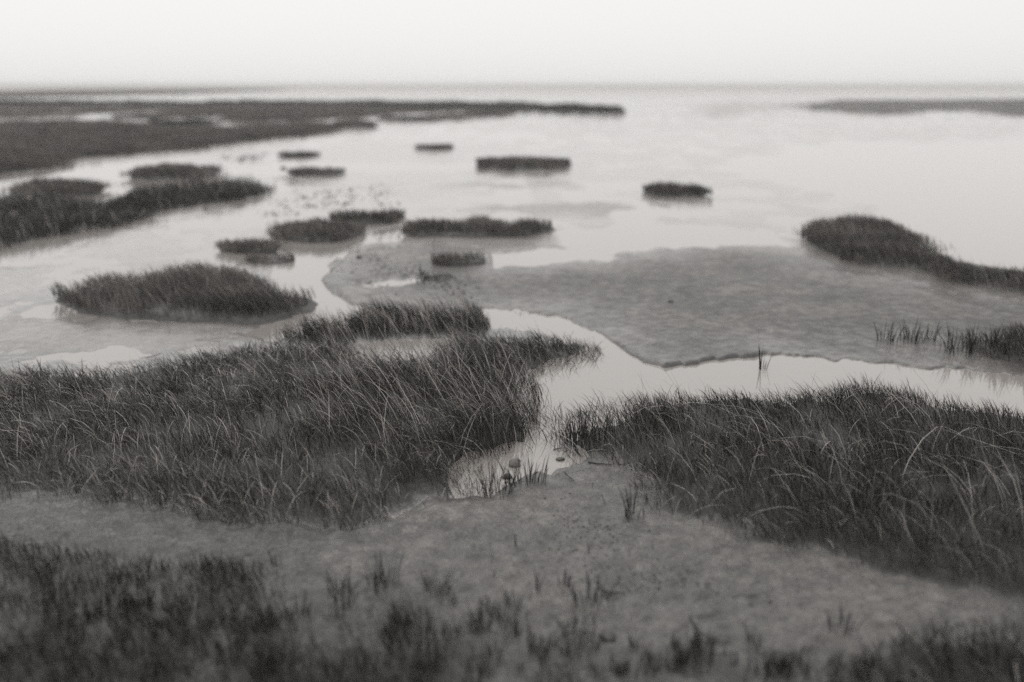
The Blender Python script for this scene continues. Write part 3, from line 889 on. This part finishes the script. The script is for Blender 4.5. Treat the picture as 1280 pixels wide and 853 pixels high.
# ------------------------------------------------------------------ sea air
hm_, hnt, hout = new_mat('sea_haze')
pv = hnt.nodes.new('ShaderNodeVolumePrincipled')
pv.inputs['Color'].default_value = (0.985, 0.975, 0.96, 1); pv.inputs['Density'].default_value = 0.0009; pv.inputs['Anisotropy'].default_value = 0.0
hnt.links.new(pv.outputs[0], hout.inputs['Volume'])
q = 9400.0
hv = [(sx * q, sy * q, z) for z in (-1.6, 4.2) for sx, sy in ((-1, -1), (1, -1), (1, 1), (-1, 1))]
haze = link('haze', mesh_from('haze', hv, [(3, 2, 1, 0), (4, 5, 6, 7), (0, 1, 5, 4), (1, 2, 6, 5), (2, 3, 7, 6), (3, 0, 4, 7)], smooth_faces=False), hm_)
tag(haze, 'thin pale sea haze over the whole flat', None, None, 'stuff')

# ------------------------------------------------------------------ sky, sun
SUN_EL, SUN_AZ = math.radians(56), math.radians(-28)        # azimuth from straight ahead (+Y), clockwise positive
w = bpy.data.worlds.new('World'); scene.world = w; w.use_nodes = True
nt = w.node_tree
bg = nt.nodes['Background']
sky = nt.nodes.new('ShaderNodeTexSky'); sky.sky_type = 'NISHITA'; sky.sun_disc = False
sky.sun_elevation = SUN_EL; sky.sun_rotation = SUN_AZ
sky.air_density = 1.0; sky.dust_density = 6.0; sky.ozone_density = 1.0
bw = nt.nodes.new('ShaderNodeRGBToBW'); nt.links.new(sky.outputs[0], bw.inputs[0])
pw = math_node(nt, 'POWER', bw.outputs[0], 0.06)
mul = math_node(nt, 'MULTIPLY', pw, 1.0); mul.node.name = 'gain'
cmb = nt.nodes.new('ShaderNodeMix'); cmb.data_type = 'RGBA'; cmb.blend_type = 'MULTIPLY'
cmb.inputs[0].default_value = 1.0
nt.links.new(mul, cmb.inputs[6]); cmb.inputs[7].default_value = (1.0, 0.982, 0.968, 1)
nt.links.new(cmb.outputs[2], bg.inputs[0])
mul.node.inputs[1].default_value = 8.6
bg.inputs[1].default_value = 0.10

sun = bpy.data.lights.new('sun', 'SUN'); sun.energy = 1.1; sun.angle = math.radians(60); sun.color = (1.0, .975, .94)
so = bpy.data.objects.new('sun', sun); C.objects.link(so)
from mathutils import Vector
dirv = Vector((math.sin(SUN_AZ) * math.cos(SUN_EL), math.cos(SUN_AZ) * math.cos(SUN_EL), math.sin(SUN_EL)))
so.rotation_euler = dirv.to_track_quat('Z', 'Y').to_euler(); so.location = dirv * 50

# ------------------------------------------------------------------ camera
cam = bpy.data.cameras.new('camera'); cam.lens = 35; cam.sensor_width = 36; cam.clip_end = 30000; cam.clip_start = .05
co = bpy.data.objects.new('camera', cam); C.objects.link(co)
co.location = (0, 0, H); co.rotation_euler = (math.pi / 2 - PITCH, 0, 0)
scene.camera = co
b = (426.5 - 535) / FPX
cam.dof.use_dof = True; cam.dof.focus_distance = H / (SP - b * CP); cam.dof.aperture_fstop = 0.46
vs_ = scene.view_settings
vs_.view_transform = 'Standard'; vs_.look = 'None'; vs_.exposure = 0; vs_.gamma = 1; vs_.use_curve_mapping = False
scene.cycles.max_bounces = 6; scene.cycles.diffuse_bounces = 3; scene.cycles.glossy_bounces = 3; scene.cycles.transmission_bounces = 3
scene.cycles.use_denoising = False
